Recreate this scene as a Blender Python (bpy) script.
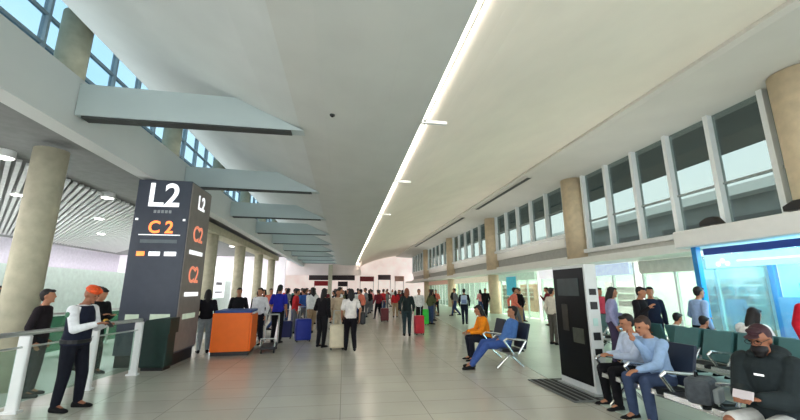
import bpy, bmesh, math, random
from mathutils import Vector, Matrix, Euler
random.seed(7)
for o in list(bpy.data.objects): bpy.data.objects.remove(o)
S = bpy.context.scene
COL = S.collection
R = math.radians
PI = math.pi

# ------------------------------------------------------------------ camera
cam_d = bpy.data.cameras.new('camera'); cam = bpy.data.objects.new('camera', cam_d); COL.objects.link(cam)
S.camera = cam
cam_d.sensor_width = 36.0; cam_d.lens = 36.0 * 370.0 / 800.0; cam_d.clip_end = 400
TH = math.atan(80 / 370.0); PSI = math.atan(56 / 370.0 * math.cos(TH))
cam.location = (0, 0, 1.65)
cam.rotation_euler = Euler((PI / 2 + TH, 0, -PSI), 'XYZ')

# ------------------------------------------------------------------ world, sky light
W = bpy.data.worlds.new('sky'); S.world = W; W.use_nodes = True
nt = W.node_tree; nt.nodes.clear()
wo = nt.nodes.new('ShaderNodeOutputWorld'); bg = nt.nodes.new('ShaderNodeBackground')
tc = nt.nodes.new('ShaderNodeTexCoord'); no = nt.nodes.new('ShaderNodeTexNoise'); cr = nt.nodes.new('ShaderNodeValToRGB')
no.inputs['Scale'].default_value = 2.6; no.inputs['Detail'].default_value = 5
cr.color_ramp.elements[0].position = .38; cr.color_ramp.elements[0].color = (.60, .79, .97, 1)
cr.color_ramp.elements[1].position = .60; cr.color_ramp.elements[1].color = (.93, .97, 1.0, 1)
nt.links.new(tc.outputs['Generated'], no.inputs['Vector']); nt.links.new(no.outputs['Fac'], cr.inputs['Fac'])
sp = nt.nodes.new('ShaderNodeSeparateXYZ'); mr = nt.nodes.new('ShaderNodeMapRange'); hz = nt.nodes.new('ShaderNodeMixRGB')
mr.inputs['From Min'].default_value = .12; mr.inputs['From Max'].default_value = .55
nt.links.new(tc.outputs['Generated'], sp.inputs[0]); nt.links.new(sp.outputs['Z'], mr.inputs['Value']); nt.links.new(mr.outputs['Result'], hz.inputs['Fac'])
hz.inputs['Color1'].default_value = (.90, .95, .98, 1); nt.links.new(cr.outputs['Color'], hz.inputs['Color2'])
nt.links.new(hz.outputs['Color'], bg.inputs['Color']); nt.links.new(bg.outputs['Background'], wo.inputs['Surface'])
bg.inputs['Strength'].default_value = 1.1

# ------------------------------------------------------------------ large lights
def area(name, loc, rot, sx, sy, power, col=(1, 1, 1)):
    d = bpy.data.lights.new(name, 'AREA'); d.shape = 'RECTANGLE'; d.size = sx; d.size_y = sy; d.energy = power; d.color = col
    o = bpy.data.objects.new(name, d); COL.objects.link(o); o.location = loc; o.rotation_euler = rot
    return o
# cove lamps in the trough between the two ceilings, shining up and to the right onto the pale vault
area('cove_light', (1.41, 12, 4.655), (0, R(-122), 0), .05, 34, 60, (1, .91, .82))
area('cove_light', (1.41, 44, 4.655), (0, R(-122), 0), .05, 28, 50, (1, .91, .82))
# added fill light, unseen on the left fascia ledge, brightening the folded ceiling
area('fascia_fill', (-4.95, 19.5, 5.32), (0, R(-140), 0), .2, 48, 60, (.93, .98, 1))
# added fill lights, hidden above the shop canopy, brightening right soffit and keel
for ly, ll in ((11.4, 6), (21.2, 7), (31.9, 7.5), (43.2, 8)): area('canopy_fill', (10.3, ly, 3.12), (0, R(180 - 42), 0), .3, ll, 3.4 * ll, (1, .96, .9))
# luminous ceilings over the side zones
for lx in (-8.4, -11.4, -14.4): area('side_zone_light', (lx, 16, 4.20), (0, 0, 0), .16, 32, 330, (1, .97, 1))
area('shop_light', (13.4, 22, 2.86), (0, 0, 0), 2.6, 40, 900, (1, .98, .95))
area('retail_kiosk_light', (9.1, 5.9, 2.58), (0, 0, 0), 1.6, 2.6, 60, (.92, .98, 1))
S.view_settings.view_transform = 'Standard'; S.view_settings.look = 'None'
S.view_settings.exposure = 1.5; S.view_settings.gamma = 1.0; S.view_settings.use_curve_mapping = False

# ------------------------------------------------------------------ materials
MATS = {}
def srgb(c):
    return tuple(((x / 255) / 12.92 if x / 255 <= .04045 else ((x / 255 + .055) / 1.055) ** 2.4) for x in c)
def mat(name, rgb, rough=.6, metal=0, noise=.08, scale=6, emit=0, spec=.4, bump=0):
    if name in MATS: return MATS[name]
    m = bpy.data.materials.new(name); m.use_nodes = True; n = m.node_tree; p = n.nodes['Principled BSDF']
    c = srgb(rgb)
    t = n.nodes.new('ShaderNodeTexCoord'); k = n.nodes.new('ShaderNodeTexNoise'); r = n.nodes.new('ShaderNodeValToRGB')
    k.inputs['Scale'].default_value = scale; k.inputs['Detail'].default_value = 3
    r.color_ramp.elements[0].position = .3; r.color_ramp.elements[1].position = .7
    r.color_ramp.elements[0].color = (*[x * (1 - noise) for x in c], 1); r.color_ramp.elements[1].color = (*[min(1, x * (1 + noise)) for x in c], 1)
    n.links.new(t.outputs['Object'], k.inputs['Vector']); n.links.new(k.outputs['Fac'], r.inputs['Fac']); n.links.new(r.outputs['Color'], p.inputs['Base Color'])
    p.inputs['Roughness'].default_value = rough; p.inputs['Metallic'].default_value = metal; p.inputs['Specular IOR Level'].default_value = spec
    if emit:
        p.inputs['Emission Strength'].default_value = emit; n.links.new(r.outputs['Color'], p.inputs['Emission Color'])
    if bump:
        b = n.nodes.new('ShaderNodeBump'); b.inputs['Strength'].default_value = bump; b.inputs['Distance'].default_value = .02
        n.links.new(k.outputs['Fac'], b.inputs['Height']); n.links.new(b.outputs['Normal'], p.inputs['Normal'])
    MATS[name] = m; return m
def glass(name, rgb, gloss=.08, opacity=0.0):
    if name in MATS: return MATS[name]
    m = bpy.data.materials.new(name); m.use_nodes = True; n = m.node_tree; n.nodes.clear()
    out = n.nodes.new('ShaderNodeOutputMaterial'); tr = n.nodes.new('ShaderNodeBsdfTransparent'); gl = n.nodes.new('ShaderNodeBsdfGlossy')
    mx = n.nodes.new('ShaderNodeMixShader'); c = srgb(rgb)
    tr.inputs['Color'].default_value = (*c, 1); gl.inputs['Roughness'].default_value = .05; mx.inputs['Fac'].default_value = gloss
    n.links.new(tr.outputs[0], mx.inputs[1]); n.links.new(gl.outputs[0], mx.inputs[2])
    last = mx
    if opacity:
        df = n.nodes.new('ShaderNodeBsdfDiffuse'); df.inputs['Color'].default_value = (*c, 1); m2 = n.nodes.new('ShaderNodeMixShader')
        m2.inputs['Fac'].default_value = opacity; n.links.new(mx.outputs[0], m2.inputs[1]); n.links.new(df.outputs[0], m2.inputs[2]); last = m2
    n.links.new(last.outputs[0], out.inputs['Surface']); MATS[name] = m; return m
def tiles(name, c1, c2, grout, sx, sy, rough, spec=.5):
    m = bpy.data.materials.new(name); m.use_nodes = True; n = m.node_tree; p = n.nodes['Principled BSDF']
    t = n.nodes.new('ShaderNodeTexCoord'); b = n.nodes.new('ShaderNodeTexBrick'); k = n.nodes.new('ShaderNodeTexNoise'); mx = n.nodes.new('ShaderNodeMixRGB')
    b.offset = 0; b.inputs['Scale'].default_value = 1; b.inputs['Brick Width'].default_value = sx; b.inputs['Row Height'].default_value = sy
    b.inputs['Mortar Size'].default_value = .006; b.inputs['Mortar Smooth'].default_value = .3
    b.inputs['Color1'].default_value = (*srgb(c1), 1); b.inputs['Color2'].default_value = (*srgb(c2), 1); b.inputs['Mortar'].default_value = (*srgb(grout), 1)
    k.inputs['Scale'].default_value = .8; k.inputs['Detail'].default_value = 6
    mx.blend_type = 'MULTIPLY'; mx.inputs['Fac'].default_value = .25
    n.links.new(t.outputs['Object'], b.inputs['Vector']); n.links.new(t.outputs['Object'], k.inputs['Vector'])
    n.links.new(b.outputs['Color'], mx.inputs['Color1']); n.links.new(k.outputs['Fac'], mx.inputs['Color2'])
    n.links.new(mx.outputs['Color'], p.inputs['Base Color']); p.inputs['Roughness'].default_value = rough; p.inputs['Specular IOR Level'].default_value = spec
    MATS[name] = m; return m

M = dict(
    floor=tiles('floor_tile', (206, 203, 190), (199, 196, 183), (154, 152, 142), 1.2, .6, .22, .7),
    floor_pale=tiles('pale_floor_tile', (204, 218, 204), (197, 211, 198), (168, 180, 168), .9, .9, .28),
    floor_white=tiles('white_floor_tile', (226, 228, 222), (220, 222, 216), (190, 192, 188), .9, .9, .25),
    grey_ceil=mat('grey_ceiling_plaster', (212, 216, 212), .85, noise=.03, scale=1.5),
    keel=mat('keel_ceiling_plaster', (208, 210, 204), .85, noise=.03, scale=1.5),
    pale_ceil=mat('pale_vault_plaster', (244, 234, 220), .8, noise=.03, scale=.8),
    soffit=mat('soffit_plaster', (214, 211, 204), .8, noise=.03, scale=1),
    fascia=mat('fascia_panel', (208, 211, 208), .55, noise=.03, scale=1),
    fin=mat('fin_panel', (180, 192, 190), .6, noise=.03, scale=1),
    dark=mat('dark_grille_and_fin_shade', (62, 66, 64), .7),
    conc=mat('beige_concrete', (186, 180, 156), .85, noise=.12, scale=5),
    stone=mat('travertine', (212, 194, 164), .7, noise=.10, scale=4),
    white=mat('white_paint', (236, 236, 232), .5, noise=.02),
    white_metal=mat('white_metal', (232, 234, 232), .35, noise=.02),
    steel=mat('brushed_steel', (190, 194, 192), .3, metal=.8, noise=.05, scale=20),
    chrome=mat('polished_aluminium', (220, 224, 224), .18, metal=.9, noise=.02),
    cove=mat('cove_lamp', (255, 250, 240), .5, noise=0, emit=2.2),
    lamp=mat('downlight_diffuser', (255, 252, 245), .5, noise=0, emit=4.0),
    black=mat('black_plastic', (20, 21, 22), .4, noise=.1),
    rubber=mat('dark_rubber', (34, 35, 36), .8),
    pane=glass('clear_window_glass', (192, 200, 196), .08),
    clear=glass('clerestory_glass', (186, 204, 212), .05),
    greenpane=glass('green_railing_glass', (140, 196, 172), .10, .22),
    nearpane=glass('pale_railing_glass', (226, 240, 234), .06, .03),
    mint=glass('mint_shop_glass', (222, 238, 228), .08, .15),
    totem=mat('totem_slate', (72, 78, 90), .4, noise=.05),
    totem_side=mat('totem_side_panel', (138, 130, 124), .5, noise=.08),
    orange=mat('orange_laminate', (250, 112, 8), .45, noise=.03),
    orange_sign=mat('orange_led', (255, 120, 60), .5, noise=.0, emit=.9),
    white_sign=mat('white_lettering', (240, 242, 244), .5, noise=.0, emit=.35),
    blue=mat('blue_laminate', (40, 74, 140), .5),
    teal=mat('teal_seat_shell', (70, 116, 118), .45, noise=.06),
    pad=mat('black_seat_pad', (28, 30, 32), .55),
    green=mat('dark_green_plastic', (22, 48, 42), .5, noise=.15),
    kiosk_blue=mat('shop_blue_post', (18, 132, 196), .35),
    kiosk_navy=mat('shop_navy_band', (24, 64, 150), .4),
    cyan=mat('cyan_backlit_panel', (110, 205, 228), .5, noise=.12, scale=2, emit=.55),
    pink=mat('pale_pink_bulkhead', (246, 228, 222), .7, noise=.06, scale=1),
    red=mat('red_sign', (196, 40, 48), .5),
    out_dark=mat('outside_eave', (92, 104, 102), .8, noise=.15, scale=2),
    out_grey=mat('outside_building_wall', (150, 156, 158), .8, noise=.15, scale=1),
    out_glass=mat('outside_dark_glazing', (70, 80, 86), .2),
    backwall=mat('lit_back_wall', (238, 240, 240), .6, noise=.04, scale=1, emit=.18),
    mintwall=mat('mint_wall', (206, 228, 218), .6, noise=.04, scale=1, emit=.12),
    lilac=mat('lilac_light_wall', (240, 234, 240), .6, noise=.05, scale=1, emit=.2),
)

# ------------------------------------------------------------------ mesh helpers
def box(bm, x0, x1, y0, y1, z0, z1, bev=0):
    r = bmesh.ops.create_cube(bm, size=1)
    vs = r['verts']
    bmesh.ops.scale(bm, vec=(abs(x1 - x0), abs(y1 - y0), abs(z1 - z0)), verts=vs)
    bmesh.ops.translate(bm, vec=((x0 + x1) / 2, (y0 + y1) / 2, (z0 + z1) / 2), verts=vs)
    if bev:
        es = list({e for v in vs for e in v.link_edges})
        bmesh.ops.bevel(bm, geom=es, offset=bev, segments=2, affect='EDGES', profile=.5)
def cyl(bm, p0, p1, r0, r1=None, seg=16):
    p0, p1 = Vector(p0), Vector(p1); r1 = r0 if r1 is None else r1
    d = p1 - p0; L = d.length
    r = bmesh.ops.create_cone(bm, cap_ends=True, segments=seg, radius1=r0, radius2=r1, depth=L)
    q = Vector((0, 0, 1)).rotation_difference(d.normalized()).to_matrix().to_4x4()
    bmesh.ops.transform(bm, matrix=Matrix.Translation((p0 + p1) / 2) @ q, verts=r['verts'])
def tube(bm, pts, r, seg=8):
    for a, b in zip(pts, pts[1:]): cyl(bm, a, b, r, r, seg)
    for p in pts[1:-1]:
        q = bmesh.ops.create_icosphere(bm, subdivisions=1, radius=r * 1.02); bmesh.ops.translate(bm, vec=p, verts=q['verts'])
def ell(bm, c, rad, mtx=None, sub=2):
    q = bmesh.ops.create_icosphere(bm, subdivisions=sub, radius=1)
    m = Matrix.Translation(Vector(c)) @ (mtx.to_4x4() if mtx else Matrix.Identity(4)) @ Matrix.Diagonal((*rad, 1))
    bmesh.ops.transform(bm, matrix=m, verts=q['verts'])
def prism(bm, poly, axis, a0, a1):
    # poly: 2D points; axis 'y' -> (x,z) outline swept along y; 'x' -> (y,z); 'z' -> (x,y)
    def P(p, a):
        return (p[0], a, p[1]) if axis == 'y' else ((a, p[0], p[1]) if axis == 'x' else (p[0], p[1], a))
    A = [bm.verts.new(P(p, a0)) for p in poly]; B = [bm.verts.new(P(p, a1)) for p in poly]
    n = len(poly)
    bm.faces.new(A); bm.faces.new(B[::-1])
    for i in range(n): bm.faces.new((A[i], B[i], B[(i + 1) % n], A[(i + 1) % n]))
    bmesh.ops.recalc_face_normals(bm, faces=bm.faces)
def link(name, bm, m, parent=None, smooth=False, loc=None):
    me = bpy.data.meshes.new(name); bm.to_mesh(me); bm.free()
    if smooth:
        for f in me.polygons: f.use_smooth = True
    me.materials.append(m)
    o = bpy.data.objects.new(name, me); COL.objects.link(o)
    if parent: o.parent = parent
    if loc: o.location = loc
    return o
def NB(): return bmesh.new()
def mbox(name, m, parent, *a, bev=0):
    bm = NB(); box(bm, *a, bev=bev); return link(name, bm, m, parent)
def struct(o): o['kind'] = 'structure'; return o
def sbox(name, m, *a, bev=0): return struct(mbox(name, m, None, *a, bev=bev))
def thing(name, label, cat, loc=(0, 0, 0), rz=0, group=None):
    o = bpy.data.objects.new(name, None); COL.objects.link(o); o.empty_display_size = .2
    o.location = loc; o.rotation_euler = (0, 0, rz); o['label'] = label; o['category'] = cat
    if group: o['group'] = group
    return o
def tag(o, label, cat, group=None):
    o['label'] = label; o['category'] = cat
    if group: o['group'] = group
    return o
def dup(root, loc, rz=None, label=None, group=None):
    r = root.copy(); COL.objects.link(r); r.location = loc
    if rz is not None: r.rotation_euler = (0, 0, rz)
    if label: r['label'] = label
    if group: r['group'] = group
    for ch in list(root.children):
        c = ch.copy(); COL.objects.link(c); c.parent = r
        for g in ch.children:
            d = g.copy(); COL.objects.link(d); d.parent = c
    return r
def text(name, s, m, parent, loc, rot, size, extrude=.006):
    cu = bpy.data.curves.new(name, 'FONT'); cu.body = s; cu.size = size; cu.extrude = extrude; cu.align_x = 'CENTER'; cu.align_y = 'CENTER'; cu.offset = size * .018
    t = bpy.data.objects.new('tmp', cu); COL.objects.link(t)
    bpy.context.view_layer.update()
    me = bpy.data.meshes.new_from_object(t.evaluated_get(bpy.context.evaluated_depsgraph_get()))
    bpy.data.objects.remove(t); me.materials.clear(); me.materials.append(m)
    o = bpy.data.objects.new(name, me); COL.objects.link(o); o.parent = parent; o.location = loc; o.rotation_euler = rot
    return o

YF = 62.0     # far end
YB = -5.0     # how far the hall is built behind the viewpoint
YK = 44.0     # where the grey keel ceiling stops
# ------------------------------------------------------------------ floor
sbox('floor', M['floor'], -4.75, 16.2, YB, YF, -.2, 0)
bm = NB(); prism(bm, [(3.75, YB), (3.78, 6.0), (7.4, YF * .62), (7.4, YF), (16.1, YF), (16.1, YB)], 'z', 0.0, .006); struct(link('floor', bm, M['floor_pale']))
sbox('floor', M['floor_white'], -18, -4.75, YB, YF, -.2, 0)

# ------------------------------------------------------------------ ceilings
# left folded ceiling: from the clerestory head down to the keel
bm = NB()
prism(bm, [(-6.35, 7.9), (-4.6, 6.17), (-3.02, 5.52), (-1.96, 5.02), (-1.4, 4.76), (-1.0, 4.61), (-.9, 4.58), (-.9, 4.7), (-4.5, 6.4), (-6.3, 8.1)], 'y', YB, YK)
struct(link('ceiling', bm, M['grey_ceil']))
bm = NB(); prism(bm, [(-.9, 4.58), (-.4, 4.49), (.1, 4.46), (.6, 4.46), (1.25, 4.51), (1.28, 4.74), (-.9, 4.7)], 'y', YB, YK); struct(link('ceiling', bm, M['keel']))
# pale vault on the right, rising from the light cove
def bez(t, a, b, c): return (1 - t) ** 2 * a + 2 * t * (1 - t) * b + t * t * c
pts = [(bez(i / 14, 1.44, 4.0, 8.5), bez(i / 14, 4.70, 6.60, 7.22)) for i in range(15)]
bm = NB(); prism(bm, [(1.28, 4.80), (1.30, 4.72), (1.35, 4.60), (1.37, 4.60), (1.38, 4.69)] + pts + [(8.5, 7.4)] + [(x, z + .18) for x, z in pts[::-1]][1:], 'y', YB, YF)
o = struct(link('ceiling', bm, M['pale_ceil']))
bm = NB(); prism(bm, [(8.46, 7.12), (8.62, 7.06), (11.4, 6.88), (11.4, 7.4), (8.46, 7.42)], 'y', YB, YF); struct(link('ceiling', bm, M['soffit']))
# bottom of light trough
bm = NB(); prism(bm, [(1.275, 4.62), (1.345, 4.62), (1.345, 4.70), (1.285, 4.74)], 'y', YB, YK)
o = link('cove_lamp', bm, M['cove']); tag(o, 'long glowing cove light strip running along the ceiling edge down the hall', 'light')
# brackets across the cove
for k, y in enumerate((5.95, 9.65, 14.2)):
    bm = NB(); box(bm, 1.24, 1.72, y - .03, y + .03, 4.53, 4.585); box(bm, 1.30, 1.34, y - .03, y + .03, 4.55, 4.62); o = link('cove_bracket', bm, M['white_metal'])
    tag(o, ['nearest', 'middle', 'farthest'][k] + ' small white bracket crossing the glowing ceiling cove', 'bracket', 'brackets across the ceiling cove')
# diffuser slots in the right soffit
for k, (y0, y1) in enumerate(((16.2, 23.5), (26.5, 46))):
    bm = NB(); box(bm, 8.66, 8.86, y0, y1, 6.98, 7.06); o = link('air_diffuser', bm, M['dark']); tag(o, ['nearer', 'farther'][k] + ' long dark air slot along the right ceiling soffit', 'air vent', 'soffit air slots')
    bm = NB(); box(bm, 8.62, 8.90, y0 - .05, y1 + .05, 7.0, 7.05); o2 = link('frame', bm, M['soffit'], o)
# sprinkler
t = thing('smoke_detector', 'tiny dark round detector under the grey ceiling keel', 'detector', (-.28, 5.75, 4.49))
bm = NB(); cyl(bm, (0, 0, 0), (0, 0, -.03), .045, .04); link('base', bm, M['dark'], t)
bm = NB(); ell(bm, (0, 0, -.035), (.025, .025, .02)); link('sensor', bm, M['black'], t)

# ------------------------------------------------------------------ left fascia, clerestory, fins, columns
bm = NB(); prism(bm, [(-4.6, 4.28), (-4.6, 5.22), (-4.75, 5.25), (-6.35, 5.25), (-6.35, 4.9), (-4.95, 4.9), (-4.95, 4.28)], 'y', YB, YK); struct(link('trim_1', bm, M['fascia']))
NCOL = 10
cy = [7.6 + 4.5 * k for k in range(-2, 8)]
fy = [6.5 + 4.4 * k for k in range(-2, 9)]
ordn = ['first', 'second', 'third', 'fourth', 'fifth', 'sixth', 'seventh', 'eighth', 'ninth', 'tenth', 'eleventh', 'twelfth']
for k, y in enumerate(cy):
    if y > 31.5: continue
    bm = NB(); cyl(bm, (-5.62, y, .001), (-5.62, y, 4.26), .265, seg=32); cyl(bm, (-5.62, y, 5.26), (-5.62, y, 7.22), .265, seg=32)
    o = link('column', bm, M['conc'], smooth=False); 
    for f in o.data.polygons: f.use_smooth = len(f.vertices) == 4
    tag(o, 'beige concrete column behind the white fascia, ' + (['behind the viewpoint', 'beside the viewpoint', 'nearest in view beside the standing guard', 'rising behind the dark L2 totem'] + ['%s past the L2 totem' % ordn[i] for i in range(8)])[k], 'column', 'left concrete columns')
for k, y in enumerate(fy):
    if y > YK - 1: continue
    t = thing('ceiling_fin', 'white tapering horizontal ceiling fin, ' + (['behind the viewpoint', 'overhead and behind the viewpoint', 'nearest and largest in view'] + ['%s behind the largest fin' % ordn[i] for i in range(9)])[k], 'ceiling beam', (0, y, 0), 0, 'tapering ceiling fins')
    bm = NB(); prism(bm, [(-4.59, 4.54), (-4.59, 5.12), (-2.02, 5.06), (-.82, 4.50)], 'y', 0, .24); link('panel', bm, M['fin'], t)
    bm = NB(); prism(bm, [(-4.5, 4.50), (-4.5, 4.545), (-1.05, 4.525), (-1.05, 4.48)], 'y', .02, .22); link('underside_shade', bm, M['dark'], t)  # dark strip painting the shade under the fin
# clerestory windows, one per bay
edges = [YB] + cy + [YK]
n = 0
for a, b in zip(edges, edges[1:]):
    n += 1
    w = struct(thing('window_%d' % n, '', '', (0, 0, 0))); del w['label']; del w['category']
    mbox('glass', M['clear'], w, -6.24, -6.22, a, b, 5.25, 7.85)
    nm = max(1, round((b - a) / 1.1))
    bm = NB()
    for i in range(nm):
        y = a + (b - a) * i / nm; box(bm, -6.3, -6.16, y - .03, y + .03, 5.25, 7.85)
    for z in (5.28, 5.9, 6.55, 7.2): box(bm, -6.28, -6.18, a, b, z - .025, z + .025)
    link('mullions', bm, mat('clerestory_bar', (176, 184, 188), .5), w)

# ------------------------------------------------------------------ left side zone
sbox('wall_left', mat('side_wall_paint', (216, 210, 222), .6), -18.2, -18, YB, YF, 0, 5.0)
sbox('ceiling', mat('side_plenum', (134, 136, 134), .9), -18, -4.95, YB, 33, 4.42, 4.6)
bm = NB()
for k in range(110):   # diagonal white slats of the suspended ceiling
    c = -2 + k * .24
    # line from (-17.8, c) to (-5.0, c+12.8) clipped
    x0, x1 = -16.5, -6.9
    y0, y1 = c - 6 , c - 6 + (x0 - x1)
    a = Vector((x1, y0, 4.33)); b = Vector((x0, y0 + 11.5, 4.33))
    if b.y > 32.8: continue
    d = (b - a).normalized(); nn = Vector((-d.y, d.x, 0)) * .042
    zz = Vector((0, 0, .03))
    vs = [bm.verts.new(p) for p in (a - nn - zz, b - nn - zz, b + nn - zz, a + nn - zz, a - nn + zz, b - nn + zz, b + nn + zz, a + nn + zz)]
    for f in ((0, 1, 2, 3), (7, 6, 5, 4), (0, 4, 5, 1), (1, 5, 6, 2), (2, 6, 7, 3), (3, 7, 4, 0)): bm.faces.new([vs[i] for i in f])
bmesh.ops.recalc_face_normals(bm, faces=bm.faces)
struct(link('ceiling', bm, mat('white_slat', (196, 198, 196), .6)))
# downlights
dl = None; n = 0
for ix, x in enumerate((-6.9, -9.2, -11.6)):
    for iy, y in enumerate((4.6, 8.2, 11.6, 15.2, 19.5, 24)):
        lab = 'round white downlight in the left side ceiling'
        if dl is None:
            dl = thing('downlight', lab, 'light', (x, y, 4.30), 0, 'left side downlights')
            bm = NB(); cyl(bm, (0, 0, .12), (0, 0, -.03), .17, .17, 24); link('ring', bm, M['white_metal'], dl)
            bm = NB(); cyl(bm, (0, 0, -.03), (0, 0, -.04), .14, .14, 24); link('diffuser', bm, M['lamp'], dl)
        else: dup(dl, (x, y, 4.30))
# lower side walls: bright panels between columns, far shopfronts
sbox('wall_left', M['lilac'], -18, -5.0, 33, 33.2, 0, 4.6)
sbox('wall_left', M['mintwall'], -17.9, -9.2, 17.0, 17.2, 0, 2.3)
sbox('wall_left', mat('mint_low_wall', (206, 222, 214), .6), -9.2, -9.0, 8.5, 32, 0, 2.35)
sbox('trim_2', M['conc'], -5.95, -5.3, 13.5, 31.2, 3.95, 4.27)
bay = [12 + 4.5 * i for i in range(4)]
for k, y in enumerate(bay[1:]):
    t = thing('wall_banner', 'white backlit banner with dark marks, %s between the columns past the totem' % ordn[k], 'banner', (-8.93, y + 3.4, 0), 0, 'white banners beyond the columns')
    mbox('board', mat('banner_white', (244, 246, 248), .5, emit=.3, noise=.02), t, 0, .03, -1.2, 1.2, 1.1, 3.3)
    bm = NB(); box(bm, .03, .04, -.8, .5, 2.0, 2.2); box(bm, .03, .04, -.9, .7, 1.45, 1.55); link('marks', bm, M['black'], t)

# ------------------------------------------------------------------ left glass railing
RA = R(90) - math.atan2(.155, 1)   # direction of the railing
def railpt(y): return (-4.43 + (y - 6.4) * .155, y)
t = thing('glass_railing', 'white posted railing with green glass panels behind the guard', 'railing', (-4.43, 6.4, 0))
ys = [3.85, 5.05, 6.25, 7.45, 8.55]
for y in ys:
    x, yy = railpt(y)
    bm = NB(); box(bm, -.075, .075, -.035, .035, 0, 1.02, bev=.02); box(bm, -.1, .1, -.06, .06, 0, .03)
    p = link('post', bm, M['white_metal'], t, loc=(x + 4.43, yy - 6.4, 0))
x0, y0 = railpt(3.2); x1, y1 = railpt(8.6)
bm = NB(); tube(bm, [(x0 + 4.43, y0 - 6.4, 1.05), (x1 + 4.43, y1 - 6.4, 1.05)], .035, 12); link('handrail', bm, M['steel'], t)
bm = NB(); tube(bm, [(x0 + 4.43, y0 - 6.4, .86), (x1 + 4.43, y1 - 6.4, .86)], .015, 8); link('lower_rail', bm, M['steel'], t)
for a, b in zip(ys, ys[1:]):
    pa, pb = railpt(a + .1), railpt(b - .1)
    d = Vector((pb[0] - pa[0], pb[1] - pa[1])); L = d.length; an = math.atan2(d.y, d.x)
    bm = NB(); box(bm, 0, L, -.006, .006, .12, .84); g = link('glass_panel', bm, M['nearpane'], t, loc=(pa[0] + 4.43, pa[1] - 6.4, 0)); g.rotation_euler = (0, 0, an)
# second railing further back
t = thing('glass_railing', 'distant green glass railing across the white side floor', 'railing', (-7.4, 6, 0))
for i in range(9): mbox('post', M['white_metal'], t, -.03, .03, i * 1.5 - .03, i * 1.5 + .03, 0, 1.05)
mbox('handrail', M['steel'], t, -.03, .03, -.1, 12.1, 1.02, 1.07)
for i in range(8): mbox('glass_panel', M['greenpane'], t, -.008, .008, i * 1.5 + .05, i * 1.5 + 1.45, .1, .98)

# ------------------------------------------------------------------ L2 totem
t = thing('wayfinding_totem', 'tall dark slate information totem marked L2 with orange displays', 'sign', (-4.32, 9.96, 0)); t.scale = (.92, .92, 1)
mbox('body', M['totem'], t, -.66, .64, -.7, .72, .25, 4.24, bev=.015)
mbox('plinth', M['black'], t, -.62, .60, -.66, .68, 0, .25)
sp_ = mbox('side_panel', M['totem_side'], t, .642, .665, -.68, .70, .3, 4.2)
rf = (R(90), 0, 0); rs = (R(90), 0, R(90))
text('lettering', 'L2', M['white_sign'], t, (.0, -.708, 3.84), rf, .80)
bm = NB()
for i in range(5): box(bm, -.2 + i * .09, -.14 + i * .09, -.712, -.70, 3.43, 3.50)
link('caption', bm, mat('dim_caption', (170, 174, 178), .5), t)
text('lettering', 'C 2', M['orange_sign'], t, (.02, -.708, 3.08), rf, .40)
bm = NB(); box(bm, -.48, .5, -.712, -.70, 2.9, 2.92); box(bm, -.6, -.54, -.712, -.70, 3.25, 3.3); box(bm, .52, .58, -.712, -.7, 3.25, 3.3); link('rule', bm, M['white_sign'], t)
bm = NB(); box(bm, -.42, .44, -.712, -.7, 2.72, 2.8); link('display_strip', bm, mat('dim_display', (110, 120, 125), .4), t)
for i, (a, b, m) in enumerate(((-.46, -.28, 'orange_sign'), (-.18, .08, 'white_sign'), (.18, .46, 'white_sign'))):
    mbox('display', M[m], t, a, b, -.712, -.7, 2.42, 2.52)
mbox('notice', mat('pale_green_notice', (176, 190, 170), .5, emit=.2), t, -.5, -.2, -.712, -.7, .98, 1.12)
mbox('notice', MATS['pale_green_notice'], t, .05, .5, -.712, -.7, .98, 1.12)
text('lettering', 'L2', M['white_sign'], t, (.672, .0, 3.8), rs, .5)
for z in (3.0, 2.0):
    text('lettering', 'C2', mat('soft_orange_led', (235, 140, 110), .5, emit=.25), t, (.672, .0, z), rs, .55)
    mbox('display', M['white_sign'], sp_, .666, .676, -.45, .45, z - .5, z - .40)
mbox('notice', MATS['pale_green_notice'], sp_, .666, .676, -.4, .4, .98, 1.1)

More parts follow.
